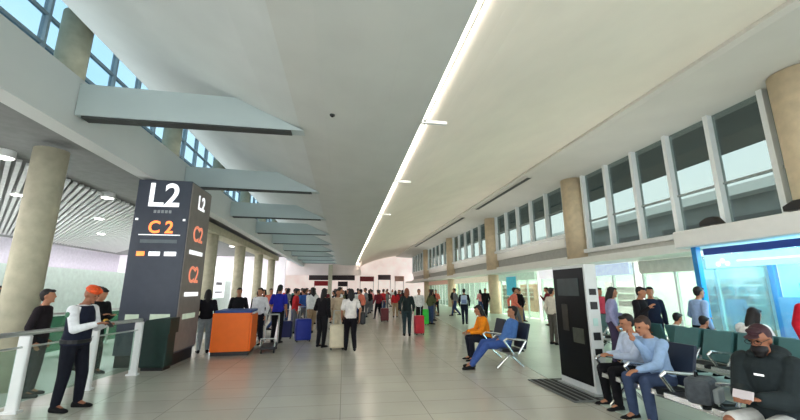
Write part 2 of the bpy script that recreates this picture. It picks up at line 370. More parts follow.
# ------------------------------------------------------------------ right wall
XR = 11.0
rc = [-4.0, 6.75, 16.1, 26.4, 37.4, 49.0]
for k, y in enumerate(rc):
    bm = NB(); cyl(bm, (XR - .02, y, 2.98), (XR - .02, y, 6.92), .56, seg=40); cyl(bm, (XR - .02, y, .008), (XR - .02, y, 2.98), .5, seg=40)
    o = link('column', bm, M['stone'])
    for f in o.data.polygons: f.use_smooth = len(f.vertices) == 4
    tag(o, 'round beige stone column on the right wall, ' + ['behind the viewpoint', 'nearest at the right edge of the picture', 'second from the right edge', 'third from the right edge', 'fourth from the right edge', 'farthest down the hall'][k], 'column', 'right stone columns')
nw = 20
white_bar = mat('white_mullion', (232, 236, 236), .4, noise=.02)
rc2 = rc + [60.5]
for k in range(6):
    a, b = rc2[k] + .5, rc2[k + 1] - .5
    zb = 3.42 if k < 2 else 4.35
    nw += 1
    w = struct(thing('window_%d' % nw, '', '')); del w['label']; del w['category']
    mbox('glass', M['pane'], w, XR + .04, XR + .06, a, b, zb, 6.92)
    nb = 5
    for i in range(nb + 1):
        y = a + .3 + (b - a - .6) * i / nb
        mbox('mullion', white_bar, w, XR - .14, XR + .14, y - .07, y + .07, zb, 6.92)
    mbox('sill', white_bar, w, XR - .18, XR + .16, a, b, zb - .12, zb + .05)
    mbox('transom', mat('grey_transom', (150, 158, 156), .5), w, XR + .0, XR + .1, a, b, zb + 1.28, zb + 1.34)
    # spandrel under windows
    if zb > 4:
        sbox('wall_right', M['white'], XR, XR + .15, a, b, 3.75, 4.24)
        sbox('wall_right', mat('spandrel_grey', (172, 174, 170), .6), XR + .1, XR + .15, a, b, 3.2, 3.75)
        sbox('trim_3', M['white'], XR - .1, XR + .15, a, b, 3.05, 3.25)
    else:
        sbox('wall_right', mat('pale_grey_panel', (206, 206, 198), .6), XR, XR + .15, a, b, 2.95, 3.31)
# white shop canopy running along the right side
bm = NB(); prism(bm, [(XR - .95, 2.76), (XR - .95, 3.02), (XR + .15, 3.05), (XR + .15, 2.72)], 'y', 9.5, YF - .2); struct(link('trim_4', bm, M['white']))
sbox('ceiling', M['white'], XR + .15, 16, YB, YF, 2.9, 3.05)
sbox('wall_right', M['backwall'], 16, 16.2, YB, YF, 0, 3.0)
# outside: eave, neighbouring building, ground
bm = NB(); prism(bm, [(11.42, 6.95), (14.9, 6.95), (14.9, 7.5), (11.42, 7.5)], 'y', YB, YF); struct(link('trim_5', bm, M['out_dark']))
sbox('ground', mat('outside_ground', (170, 172, 168), .9), 16.3, 60, YB - 10, YF + 20, -.2, 0)
t = thing('terminal_building', 'grey neighbouring terminal building seen through the right windows', 'building', (30, 24, 0))
mbox('wall', M['out_grey'], t, 0, 12, -34, 40, 0, 8.6)
mbox('roof_slab', M['white'], t, -1.4, 12.5, -35, 41, 8.6, 9.3)
for i in range(12): mbox('window_band', M['out_glass'], t, -.06, 0, -33 + i * 6, -29 + i * 6, 4.6, 7.2)
for i in range(12): mbox('window_band', M['out_glass'], t, -.06, 0, -33 + i * 6, -28.4 + i * 6, 1.2, 3.4)
# outside horizontal walkway roof
t = thing('walkway_canopy', 'pale flat outdoor walkway canopy beyond the right windows', 'canopy', (19, 20, 0))
mbox('roof', M['out_grey'], t, 0, 3.2, -24, 40, 4.3, 4.75)
for i in range(10): mbox('post', M['steel'], t, .2, .4, -22 + i * 6, -21.8 + i * 6, 0, 4.3)

# ------------------------------------------------------------------ far end
sbox('wall_back', M['pink'], -18, 1.9, YK, YK + .3, 3.3, 6.5)
sbox('trim_6', mat('dark_sign_band', (46, 34, 36), .6), -4.0, 1.2, YK - .12, YK, 2.75, 3.3)
sbox('wall_back', mat('far_wall', (240, 226, 220), .7, noise=.10, scale=.6, emit=.22), -18, 16, YF, YF + .3, 0, 8)  # faint glow put into the wall material to brighten the far end
sbox('ceiling', M['pink'], -18, 1.9, YK + .3, YF, 4.4, 4.6)
t = thing('pillar', 'thin grey pillar under the far end bulkhead', 'column', (-1.6, YK - .4, 0)); mbox('shaft', M['conc'], t, -.22, .22, -.2, .2, 0, 4.48)
mbox('base', M['steel'], t, -.26, .26, -.24, .24, 0, .25)
for k, (x, w, c, z) in enumerate(((-3.2, 2.2, (190, 52, 60), 2.6), (-.2, 1.4, (60, 50, 56), 2.5), (3.2, 2.0, (150, 60, 66), 3.2), (5.6, 1.8, (90, 76, 84), 3.4), (7.6, 1.3, (206, 160, 150), 3.2))):
    t = thing('shop_sign', ['red', 'charcoal', 'dull red', 'plum grey', 'salmon'][k] + ' hanging shop sign at the far end of the hall', 'sign', (x, YF - 6 - k, 0), 0, None)
    m = mat('far_sign_%d' % k, c, .6)
    mbox('board', m, t, -w / 2, w / 2, -.08, .08, z - .35, z + .35)
    bm = NB(); cyl(bm, (-w / 2 + .05, 0, 0), (-w / 2 + .05, 0, z - .35), .05); link('post', bm, M['steel'], t)
    bm = NB(); cyl(bm, (w / 2 - .05, 0, 0), (w / 2 - .05, 0, z - .35), .05); link('post', bm, M['steel'], t)

# ------------------------------------------------------------------ shops on the right
def shopfront(k, y0, y1, pm, sign, slabel):
    t = thing('shopfront', slabel, 'shopfront', (XR + .1, y0, 0))
    L = y1 - y0; nn = max(2, round(L / 1.3))
    for i in range(nn + 1): mbox('post', white_bar, t, -.05, .05, L * i / nn - .04, L * i / nn + .04, .0061, 2.7)
    for i in range(nn): mbox('glass_panel', M[pm], t, -.01, .01, L * i / nn + .05, L * (i + 1) / nn - .05, .06, 2.6)
    mbox('sign_board', sign, t, -.2, -.06, .05, L - .05, 2.25, 2.7)
    return t
shopfront(0, 8.4, 12.6, 'mint', mat('sign_pale_grey', (214, 214, 206), .5), 'glass shopfront with pale grey sign board behind the blue kiosk')
shopfront(1, 13.0, 15.4, 'mint', mat('sign_pale_blue', (196, 212, 236), .5, emit=.2), 'glass shopfront with pale blue sign board left of the blue kiosk')
shopfront(2, 17.0, 20.0, 'mint', mat('sign_white', (240, 236, 244), .5, emit=.2), 'glass shopfront with white sign board just left of the black display')
shopfront(3, 20.4, 25.6, 'mint', mat('sign_mint', (198, 224, 206), .5, emit=.1), 'mint glazed shopfront with cyan poster right of the third stone column')
shopfront(4, 27.2, 36.6, 'mint', mat('sign_cream', (236, 224, 206), .5, emit=.1), 'long shopfront with cream sign board between third and fourth stone columns')
shopfront(5, 38.2, 48.2, 'mint', mat('sign_salmon', (226, 178, 158), .5, emit=.05), 'farthest shopfront with salmon sign board')
t = thing('poster', 'cyan poster hanging on the mint shopfront', 'poster', (XR - .16, 23.4, 0)); mbox('panel', mat('cyan_poster', (70, 178, 200), .5, emit=.1), t, -.03, .03, -.7, .7, 1.3, 2.5); mbox('frame', white_bar, t, .0, .04, -.75, .75, 1.25, 2.55)
# shop interiors: shelves and counters
for k, (y, c, l) in enumerate(((9.6, (196, 204, 210), 'pale grey'), (12.4, (150, 96, 70), 'brown'), (18.4, (216, 196, 206), 'pinkish'), (22.0, (120, 150, 140), 'green grey'), (28.8, (170, 120, 96), 'tan'), (33.0, (120, 100, 96), 'dark taupe'))):
    t = thing('display_shelf', l + ' display shelf inside a right side shop', 'shelf', (14.6, y, 0))
    m = mat('shelf_%d' % k, c, .6)
    mbox('cabinet', m, t, 0, .5, -1.1, 1.1, .0061, .8); mbox('back_board', m, t, .42, .5, -1.1, 1.1, .8, 2.1)
    for z in (1.1, 1.45, 1.8): mbox('shelf', M['white'], t, .05, .42, -1.1, 1.1, z, z + .03)
    for s in (-1, 1): mbox('upright', m, t, 0.02, .42, s * 1.1 - .03, s * 1.1 + .03, .8, 2.1)

# ------------------------------------------------------------------ blue glass kiosk
t = thing('retail_kiosk', 'white roofed kiosk with blue posts and cyan lit glass walls', 'kiosk', (8.0, 4.0, 0))
mbox('canopy', M['white'], t, -.15, 2.3, -.6, 3.85, 2.62, 3.02, bev=.03)
mbox('canopy_band', M['kiosk_navy'], t, .02, .10, .3, 3.3, 2.42, 2.56)
for (x, y) in ((.0, 3.5), (0.0, .3), (2.0, 3.5), (2.0, .3)):
    mbox('post', M['kiosk_blue'], t, x - .0, x + .12, y - .05, y + .07, .0061, 2.62)
mbox('glass_wall', glass('kiosk_glass', (232, 248, 250), .08, .05), t, .05, .07, .42, 3.38, .75, 2.42)
mbox('glass_wall', MATS['kiosk_glass'], t, .16, 1.98, 3.55, 3.57, .75, 2.6)
mbox('base_wall', mat('kiosk_base', (196, 222, 230), .5), t, .02, .1, .4, 3.4, .0061, .75)
mbox('back_panel', M['cyan'], t, 2.04, 2.12, .42, 3.38, .0061, 2.6)
mbox('upper_sign', mat('kiosk_sign', (150, 220, 232), .5, emit=.5), t, .03, .06, .5, 3.3, 2.12, 2.4)
bm = NB()
for y in (3.0, 2.9, 2.8):
    r = bmesh.ops.create_cone(bm, cap_ends=True, segments=20, radius1=.05, radius2=.05, depth=.01); bmesh.ops.transform(bm, matrix=Matrix.Translation((.02, y, 2.2 + (.06 if y == 2.9 else 0))) @ Matrix.Rotation(PI / 2, 4, 'Y'), verts=r['verts'])
box(bm, .015, .028, 1.4, 2.6, 2.23, 2.26)
link('emblem', bm, M['white_sign'], t)
sh = mbox('shelf_unit', mat('kiosk_shelf', (96, 150, 190), .5), t, 1.5, 2.0, .8, 3.1, .0061, 1.5)
for y in (1.1, 1.6, 2.1, 2.6):
    for z in (1.5,): mbox('bottle_row', mat('kiosk_bottles', (60, 110, 170), .3), sh, 1.6, 1.8, y - .12, y + .12, z, z + .3)
for k, y in enumerate((6.95, 5.3)):
    f = thing('floodlight', ['left', 'right'][k] + ' dark floodlight on top of the white kiosk canopy', 'light', (8.0, y, 3.02), 0, 'kiosk floodlights')
    bm = NB(); prism(bm, [(-.22, .03), (.22, .03), (.22, .12), (.05, .2), (-.1, .2)], 'x', -.10, .10); link('housing', bm, M['black'], f)
    mbox('bracket', M['steel'], f, -.03, .03, -.04, .04, 0, .04)

# ------------------------------------------------------------------ black display kiosk
t = thing('display_kiosk', 'tall black touch screen display with pale sides on a dark mat', 'display', (4.05, 6.2, 0))
mbox('housing', mat('kiosk_grey_shell', (206, 210, 208), .4, noise=.03), t, -.10, .12, -.47, .50, .05, 2.08, bev=.015)
sc_ = mbox('screen', mat('black_screen', (7, 10, 10), .3, noise=.3, scale=2, spec=.15), t, -.112, -.10, -.43, .46, .16, 2.02)
mbox('screen_image', mat('dim_screen_image', (24, 38, 36), .3, noise=.5, scale=5, emit=.05), sc_,  -.118, -.112, -.3, .34, 1.55, 1.85)
mbox('screen_notice', mat('dim_screen_notice', (58, 62, 52), .3, noise=.3, scale=9, emit=.05), sc_,  -.118, -.112, -.32, -.02, .78, 1.02)
mbox('screen_figure', mat('dim_screen_figure', (46, 42, 34), .3, noise=.3, scale=9), sc_,  -.118, -.112, .08, .26, .95, 1.4)
for z, h in ((1.62, .10), (1.40, .12), (.92, .12), (.68, .10)):
    mbox('charging_port', M['black'], t, -.05, .07, -.482, -.47, z - h / 2, z + h / 2)
mbox('port_label', mat('pale_teal_label', (180, 214, 206), .5), t, -.03, .05, -.478, -.47, 1.08, 1.2)
t2 = tag(link('floor_mat', (lambda b: (box(b, 3.45, 4.35, 5.55, 7.0, .0065, .02), b)[1])(NB()), mat('mat_grey', (110, 114, 112), .9)), 'grey striped mat under the black display', 'mat')
for i in range(4): mbox('stripe', M['rubber'], t2, 3.5 + i * .12, 3.56 + i * .12, 5.6, 6.95, .02, .026)
mbox('foot_plate', M['steel'], t, -.16, .18, -.5, .53, .0265, .05)

# ------------------------------------------------------------------ orange counter
t = thing('service_counter', 'bright orange service counter with blue top and black base', 'counter', (-2.86, 10.85, 0), R(5))
mbox('front_panel', M['orange'], t, -.5, .42, -.30, .0, .1, 1.06, bev=.01)
mbox('side_panel', M['orange'], t, .42, .46, -.25, .9, .1, 1.0)
mbox('base', M['black'], t, -.48, .42, -.27, .85, 0, .1)
mbox('counter_top', M['blue'], t, -.46, .44, -.26, .92, 1.06, 1.12, bev=.01)
mbox('back_board', M['blue'], t, -.5, -.44, 0, .9, .1, 1.06)
l = thing('luggage_cart', 'low dark luggage cart with pale rails right of the orange counter', 'cart', (-2.0, 11.2, 0), R(5))
mbox('deck', M['black'], l, -.2, .2, -.45, .5, .10, .17, bev=.01)
bm = NB(); tube(bm, [(-.18, .45, .17), (-.18, .5, .95), (.18, .5, .95), (.18, .45, .17)], .02); link('push_handle', bm, M['steel'], l)
bm = NB(); tube(bm, [(-.18, -.45, .17), (-.18, -.45, .38), (.18, -.45, .38), (.18, -.45, .17)], .018); link('front_rail', bm, M['chrome'], l)
for x in (-.16, .16):
    for y in (-.36, .4):
        bm = NB(); cyl(bm, (x - .02, y, .05), (x + .02, y, .05), .05); link('wheel', bm, M['rubber'], l)

# ------------------------------------------------------------------ dark green bin
t = thing('waste_bin', 'dark green hooded waste bin beside the railing end', 'bin', (-3.92, 9.06, 0), R(-4)); t.scale = (.82, .62, 1)
mbox('body', M['green'], t, -.3, .32, -.28, .28, .06, .78, bev=.03)
bm = NB(); prism(bm, [(-.36, .74), (-.34, .9), (-.24, 1.02), (.1, 1.06), (.36, 1.06), (.36, .74)], 'y', -.31, .31); link('hood', bm, M['green'], t)
mbox('foot', M['black'], t, -.26, .28, -.24, .24, 0, .06)

# ------------------------------------------------------------------ airport bench
def bench(loc, rz, n, label, group=None, back=True, backs=None):
    t = thing('waiting_bench', label, 'bench', loc, rz, group)
    p = .60; L = n * p
    bm = NB(); box(bm, -L / 2, L / 2, -.04, .04, .30, .36); link('beam', bm, M['steel'], t)
    for i in range(n):
        x = -L / 2 + p * (i + .5)
        bm = NB(); prism(bm, [(-.27, .40), (-.27, .445), (-.2, .455), (.2, .43), (.22, .39), (-.2, .385)], 'x', x - .24, x + .24); link('seat', bm, M['pad'], t)
        bm = NB(); box(bm, x - .24, x + .24, -.285, -.272, .39, .45); link('seat_edge', bm, M['chrome'], t)
        if backs is not None and i not in backs: continue
        bm = NB(); prism(bm, [(.23, .44), (.25, .44), (.38, .92), (.375, .95), (.345, .95), (.21, .46)], 'x', x - .25, x + .25); link('backrest', bm, M['teal'] if back else mat('navy_seat_shell', (34, 44, 62), .5), t)
    for i in range(n + 1):
        x = -L / 2 + p * i
        bm = NB(); tube(bm, [(x, .06, .36), (x, .24, .62), (x, -.18, .66), (x, -.24, .62), (x, -.05, .36)], .022, 8); link('armrest', bm, M['chrome'], t)
    for x in ((-L / 2 + .3), (L / 2 - .3)):
        bm = NB(); tube(bm, [(x, -.3, .035), (x, 0, .3), (x, .3, .035)], .025, 8)
        link('leg', bm, M['chrome'], t)
    return t
FX = R(-90)   # facing -X
bench((4.12, 4.05, .0), FX, 5, 'near black padded bench with chrome arms under the hooded man', back=False, backs=(0, 1, 3, 4))
bench((3.55, 8.55, 0), FX, 3, 'chrome and black bench under the man in blue and person in orange', back=False, backs=(0, 2))
bench((6.15, 5.0, .0), FX, 6, 'row of teal backed seats behind the hooded man')
bench((7.0, 5.4, .0), R(90), 8, 'seat row facing the blue kiosk, back to back with the teal seats')
bench((7.2, 10.6, .0), FX, 4, 'empty teal seat row behind the black display')

# ------------------------------------------------------------------ suitcases
def suitcase(loc, rz, m, label, h=.62, w=.42, d=.26, cat='suitcase'):
    t = thing('suitcase', label, cat, loc, rz)
    mbox('shell', m, t, -w / 2, w / 2, -d / 2, d / 2, .05, h, bev=.045)
    mbox('band', M['black'], t, -w / 2 - .004, w / 2 + .004, -.008, .008, .07, h - .02)
    bm = NB(); tube(bm, [(-.1, d * .3, h - .02), (-.1, d * .3, h + .38), (.1, d * .3, h + .38), (.1, d * .3, h - .02)], .011, 6); link('handle', bm, M['steel'], t)
    for x in (-w / 2 + .05, w / 2 - .05):
        for y in (-d / 2 + .04, d / 2 - .04):
            bm = NB(); cyl(bm, (x - .015, y, .028), (x + .015, y, .028), .028, seg=10); link('wheel', bm, M['rubber'], t)
    return t
suitcase((-1.30, 13.1, 0), .3, mat('case_blue', (30, 48, 150), .4), 'large blue suitcase behind the person in black beside man in blue', .72, .5, .34)
suitcase((-1.95, 13.9, 0), 0, mat('case_navy', (26, 34, 84), .4), 'small navy suitcase just left of the large blue suitcase', .6)
suitcase((-.16, 11.25, 0), .1, mat('case_cream', (222, 210, 180), .4), 'cream suitcase between the two women in the middle', .68, .42)
suitcase((2.86, 14.4, 0), .2, mat('case_red', (196, 40, 54), .4), 'red suitcase pulled by the walker in dark clothes', .7, .36)
suitcase((3.75, 18.2, 0), .2, mat('case_green', (60, 214, 70), .45), 'bright green suitcase beyond the red suitcase', .74, .62, .36)
suitcase((-3.62, 12.1, 0), .2, mat('case_paleteal', (176, 204, 200), .4), 'pale teal suitcase left of the orange counter', .6, .34)
suitcase((2.2, 20.5, 0), .1, mat('case_maroon', (110, 36, 44), .4), 'maroon suitcase in the crowd centre', .7)
suitcase((-.9, 16.5, 0), .1, mat('case_grey', (110, 112, 118), .4), 'grey suitcase in the left crowd', .7)

# ------------------------------------------------------------------ people
def remesh(bm, vox, smooth=2):
    me = bpy.data.meshes.new('t'); bm.to_mesh(me); bm.free()
    o = bpy.data.objects.new('t', me); COL.objects.link(o)
    m = o.modifiers.new('r', 'REMESH'); m.mode = 'VOXEL'; m.voxel_size = vox; m.use_smooth_shade = True
    if smooth:
        s = o.modifiers.new('s', 'SMOOTH'); s.factor = .5; s.iterations = smooth
    bpy.context.view_layer.update()
    r = bpy.data.meshes.new_from_object(o.evaluated_get(bpy.context.evaluated_depsgraph_get()))
    bpy.data.objects.remove(o); bpy.data.meshes.remove(me)
    for p in r.polygons: p.use_smooth = True
    return r
def limb(bm, pts, rad, seg=12):
    for (a, b, ra, rb) in zip(pts, pts[1:], rad, rad[1:]): cyl(bm, a, b, ra, rb, seg)
    for p, r in zip(pts, rad): ell(bm, p, (r, r, r), sub=2)
def ik(a, t, l1, l2, pole):
    a, t = Vector(a), Vector(t); d = t - a; L = min(d.length, (l1 + l2) * .995); dn = d.normalized()
    x = (l1 * l1 - l2 * l2 + L * L) / (2 * L); h = math.sqrt(max(0, l1 * l1 - x * x))
    p = Vector(pole); p = (p - dn * p.dot(dn)).normalized()
    return a + dn * x + p * h, a + dn * L
def ring_loft(bm, rings, seg=20):
    # rings: (centre, lateral half, front half, lateral vec, front vec)
    R_ = []
    for c, rx, ry, lx, fy_ in rings:
        R_.append([bm.verts.new(Vector(c) + lx * (rx * math.cos(2 * PI * i / seg)) + fy_ * (ry * math.sin(2 * PI * i / seg))) for i in range(seg)])
    for a, b in zip(R_, R_[1:]):
        for i in range(seg): bm.faces.new((a[i], a[(i + 1) % seg], b[(i + 1) % seg], b[i]))
    bm.faces.new(R_[0][::-1]); bm.faces.new(R_[-1])
POSES = {
 # torso lean, head pitch, legs, left wrist target (from left shoulder), right wrist target, hint
 'stand': dict(lean=0, legs='stand', L=(.07, -.02, -.5), Rr=(-.07, -.04, -.5)),
 'stand_b': dict(lean=3, legs='stand2', L=(.02, -.22, -.30), Rr=(-.07, -.02, -.5), hp=8),
 'walk': dict(lean=4, legs='walk', L=(.06, -.17, -.46), Rr=(-.06, .16, -.46)),
 'walk_b': dict(lean=3, legs='walk2', L=(.06, .18, -.44), Rr=(-.06, -.14, -.46)),
 'read': dict(lean=4, legs='stand2', L=(-.06, -.30, -.22), Rr=(.06, -.32, -.20), hp=20),
 'phone': dict(lean=2, legs='stand', L=(.05, -.02, -.5), Rr=(.04, -.24, -.10), hp=10),
 'sit': dict(lean=12, legs='sit', L=(-.04, -.34, -.30), Rr=(.04, -.34, -.30), hp=14),
 'sit_back': dict(lean=-24, legs='sit_out', L=(-.06, -.28, -.36), Rr=(.08, -.26, -.34), hp=4),
 'sit_hand': dict(lean=16, legs='sit', L=(-.06, -.38, -.30), Rr=(.14, -.20, .02), hp=12),
 'sit_hold': dict(lean=-2, legs='sit', L=(-.10, -.36, -.24), Rr=(.10, -.36, -.24), hp=16),
 'pull': dict(lean=3, legs='walk2', L=(.12, .28, -.42), Rr=(-.06, -.12, -.47)),
}
def joints(pose):
    P = POSES[pose]; l = R(P['lean']); sit = P['legs'].startswith('sit')
    pel = Vector((0, 0, .54 if sit else .93)); up = Vector((0, -math.sin(l), math.cos(l))); fr = Vector((0, -math.cos(l), -math.sin(l)))
    J = dict(pel=pel, up=up, fr=fr, sit=sit)
    J['waist'] = pel + up * .13; J['chest'] = pel + up * .34; J['neck'] = pel + up * .52
    for s, k in ((1, 'L'), (-1, 'R')):
        J['sh' + k] = pel + up * .44 + Vector((.175 * s, 0, 0))
        tgt = J['sh' + k] + Vector(P['L'] if s == 1 else P['Rr'])
        J['el' + k], J['wr' + k] = ik(J['sh' + k], tgt, .285, .25, (s * .38, .85, -.35))
        J['hip' + k] = pel + Vector((.09 * s, 0, -.03))
    lg = P['legs']
    T = {'stand': ((.10, -.01, .48), (.11, .02, .08), (-.10, -.01, .48), (-.11, .02, .08)),
         'stand2': ((.12, -.07, .48), (.15, -.05, .08), (-.10, .0, .48), (-.10, .05, .08)),
         'walk': ((.09, -.16, .51), (.09, -.27, .09), (-.09, .02, .49), (-.09, .30, .15)),
         'walk2': ((.09, -.02, .49), (.09, .27, .15), (-.09, -.15, .51), (-.09, -.24, .09)),
         'sit': ((.13, -.43, .53), (.14, -.40, .09), (-.13, -.43, .53), (-.14, -.38, .09)),
         'sit_out': ((.12, -.43, .50), (.14, -.76, .12), (-.12, -.43, .52), (-.13, -.68, .12))}[lg]
    J['knL'], J['anL'], J['knR'], J['anR'] = [Vector(v) for v in T]
    # head
    hp = R(P.get('hp', 0)) + l * .3
    J['hm'] = Matrix.Rotation(hp, 3, 'X')
    J['head'] = J['neck'] + Vector((0, -.02, 0)) + J['hm'] @ Vector((0, -.01, .145))
    return J
def build_body(J, vox, fem=False, sex=1.0):
    bm = NB(); X = Vector((1, 0, 0)); up, fr = J['up'], J['fr']; pel = J['pel']
    w = .93 if fem else 1.0
    ring_loft(bm, [(pel - up * .08, .12, .09, X, fr), (pel, .158, .108, X, fr), (pel + up * .13, .128 * w, .092, X, fr), (pel + up * .30, .152 * w, .108, X, fr), (pel + up * .42, .165 * w, .095, X, fr), (pel + up * .48, .12, .07, X, fr), (pel + up * .53, .055, .055, X, fr)])
    limb(bm, [J['neck'] - up * .05, J['head'] - J['hm'] @ Vector((0, -.0, .05))], [.056, .052])
    hm = J['hm']; h = J['head']
    ell(bm, h + hm @ Vector((0, .01, .02)), (.074, .094, .10), hm, 3)
    ell(bm, h + hm @ Vector((0, -.03, -.05)), (.055, .058, .065), hm)
    ell(bm, h + hm @ Vector((0, -.078, -.093)), (.022, .02, .018), hm)
    # nose, brow, ears
    cyl(bm, h + hm @ Vector((0, -.082, .02)), h + hm @ Vector((0, -.108, -.022)), .009, .017, 8)
    ell(bm, h + hm @ Vector((0, -.078, .03)), (.05, .012, .012), hm)
    ell(bm, h + hm @ Vector((0, -.084, -.055)), (.024, .010, .010), hm)
    for s in (-1, 1): ell(bm, h + hm @ Vector((s * .075, .01, -.005)), (.012, .02, .032), hm)
    for k, s in (('L', 1), ('R', -1)):
        limb(bm, [J['sh' + k], J['el' + k], J['wr' + k]], [.052, .038, .026])
        limb(bm, [J['hip' + k], J['kn' + k], J['an' + k]], [.085, .056, .038])
        # hand: palm, four fingers, thumb
        d = (J['wr' + k] - J['el' + k]).normalized(); side = Vector((-s, 0, 0)) if abs(d.z) > .6 else Vector((-s, 0, 0))
        fwd = Vector((0, -1, 0)) if abs(d.z) > .6 else Vector((-s, 0, 0))
        nrm = d.cross(fwd).normalized(); fwd = nrm.cross(d).normalized() * (1 if nrm.cross(d).dot(fwd) > 0 else -1)
        pm = J['wr' + k] + d * .05
        mt = Matrix((fwd, d, nrm)).transposed()
        ell(bm, pm, (.038, .052, .016), mt)
        curl = nrm * (1 if nrm.dot(side) > 0 else -1) if abs(d.z) > .6 else Vector((0, 0, -1))
        for i, ln in enumerate((.070, .078, .073, .058)):
            b0 = J['wr' + k] + d * .088 + fwd * (.028 - .0185 * i)
            b1 = b0 + d * ln * .5 + curl * .008; b2 = b1 + d * ln * .38 + curl * .024
            limb(bm, [b0, b1, b2], [.0090, .0085, .0075], 8)
        t0 = J['wr' + k] + d * .03 + fwd * .028; t1 = t0 + d * .032 + fwd * .03 + curl * .006; t2 = t1 + d * .03 + fwd * .006 + curl * .012
        limb(bm, [t0, t1, t2], [.013, .011, .009], 8)
        # bare foot core
        limb(bm, [J['an' + k], J['an' + k] + Vector((0, -.10, -.04))], [.036, .03])
    return remesh(bm, vox)
def build_shirt(J, vox, sleeve='long', fem=False, bulk=0.0, hood=False, long=0):
    bm = NB(); X = Vector((1, 0, 0)); up, fr = J['up'], J['fr']; pel = J['pel']; b = .018 + bulk
    low = -.03 - long
    ring_loft(bm, [(pel + up * low, .165 + b, .118 + b, X, fr), (pel + up * .06, .158 + b, .112 + b, X, fr), (pel + up * .15, .142 + b, .104 + b, X, fr), (pel + up * .30, .158 + b, .115 + b, X, fr), (pel + up * .42, .160 + b, .100 + b, X, fr), (pel + up * .485, .118 + b, .072 + b, X, fr), (pel + up * .515, .064 + b * .4, .062 + b * .4, X, fr)])
    for k in 'LR':
        if sleeve == 'long': limb(bm, [J['sh' + k], J['el' + k], J['wr' + k] * .96 + J['el' + k] * .04], [.054 + b, .042 + b, .032 + b * .6])
        elif sleeve == 'short':
            mid = J['sh' + k].lerp(J['el' + k], .72); limb(bm, [J['sh' + k], mid], [.054 + b, .050 + b])
        else: limb(bm, [J['sh' + k], J['sh' + k].lerp(J['el' + k], .12)], [.058 + b, .05 + b])
    if hood:
        ell(bm, J['neck'] + Vector((0, .06, .02)), (.15, .10, .075)); ell(bm, J['neck'] + Vector((.08, -.01, .0)), (.06, .09, .045)); ell(bm, J['neck'] + Vector((-.08, -.01, .0)), (.06, .09, .045))
    return remesh(bm, vox)
def build_trousers(J, vox, short=False, skirt=False):
    bm = NB(); X = Vector((1, 0, 0)); up, fr = J['up'], J['fr']; pel = J['pel']
    ring_loft(bm, [(pel - up * .10, .13, .10, X, fr), (pel - up * .02, .170, .122, X, fr), (pel + up * .08, .158, .112, X, fr)])
    for k in 'LR':
        kn, an = J['kn' + k], J['an' + k]
        if short: limb(bm, [J['hip' + k], J['hip' + k].lerp(kn, .9)], [.105, .082])
        else: limb(bm, [J['hip' + k], kn, an + (kn - an).normalized() * .02], [.105, .076, .058])
    return remesh(bm, vox)
def build_shoe(J, k):
    a = J['an' + k]; bm = NB(); 
    z0 = a.z - .085
    out = .12 if k == 'L' else -.12
    d = Vector((out, -1, 0)).normalized(); sd = Vector((1, out, 0)).normalized()
    ring = []
    prof = [(-.065, .030, .075), (-.03, .040, .095), (.04, .042, .085), (.10, .047, .060), (.16, .048, .048), (.195, .034, .034)]
    seg = 12; Rr_ = []
    for (t, w, h) in prof:
        c = Vector((a.x, a.y, z0)) + d * t
        Rr_.append([bm.verts.new(c + sd * w * math.cos(2 * PI * i / seg) + Vector((0, 0, h / 2 + .003 + max(-h / 2, h / 2 * math.sin(2 * PI * i / seg) * 1.15)))) for i in range(seg)])
    for p, q in zip(Rr_, Rr_[1:]):
        for i in range(seg): bm.faces.new((p[i], p[(i + 1) % seg], q[(i + 1) % seg], q[i]))
    bm.faces.new(Rr_[0][::-1]); bm.faces.new(Rr_[-1])
    bmesh.ops.recalc_face_normals(bm, faces=bm.faces)
    me = bpy.data.meshes.new('shoe'); bm.to_mesh(me); bm.free()
    for p in me.polygons: p.use_smooth = True
    return me
def build_hair(J, vox, style):
    bm = NB(); h, hm = J['head'], J['hm']
    if style == 'turban':
        ell(bm, h + hm @ Vector((0, -.005, .075)), (.098, .118, .055), hm, 3); ell(bm, h + hm @ Vector((0, .01, .11)), (.075, .09, .035), hm)
        return remesh(bm, vox)
    ell(bm, h + hm @ Vector((0, .034, .036)), (.083, .092, .096), hm, 3)
    ell(bm, h + hm @ Vector((0, -.045, .088)), (.062, .045, .03), hm)
    ell(bm, h + hm @ Vector((0, .052, -.015)), (.070, .058, .075), hm)
    if style == 'long':
        limb(bm, [h + hm @ Vector((0, .06, -.02)), h + hm @ Vector((0, .085, -.14)), h + hm @ Vector((0, .10, -.27))], [.075, .07, .045])
        for s in (-1, 1): limb(bm, [h + hm @ Vector((s * .07, .02, .02)), h + hm @ Vector((s * .078, .03, -.12))], [.025, .028])
    if style == 'bun':
        ell(bm, h + hm @ Vector((0, .13, .05)), (.045, .045, .045))
    if style == 'cap':
        ell(bm, h + hm @ Vector((0, -.105, .055)), (.062, .06, .010), hm)
    return remesh(bm, vox)
CACHE = {}
def cached(key, fn):
    if key not in CACHE: CACHE[key] = fn()
    return CACHE[key]
def cloth(rgb): return mat('cloth_%d_%d_%d' % rgb, rgb, .85, noise=.12, scale=14, spec=.2, bump=.15)
SKIN = mat('skin', (176, 122, 92), .55, noise=.06, scale=10)
SKIN2 = mat('skin_tan', (150, 98, 72), .55, noise=.06, scale=10)
def hairm(rgb): return mat('hair_%d_%d_%d' % rgb, rgb, .6, noise=.25, scale=30)
def part(name, me, m, parent):
    o = bpy.data.objects.new(name, me); COL.objects.link(o); o.parent = parent
    if not me.materials: me.materials.append(m)
    o.material_slots[0].link = 'OBJECT'; o.material_slots[0].material = m
    return o
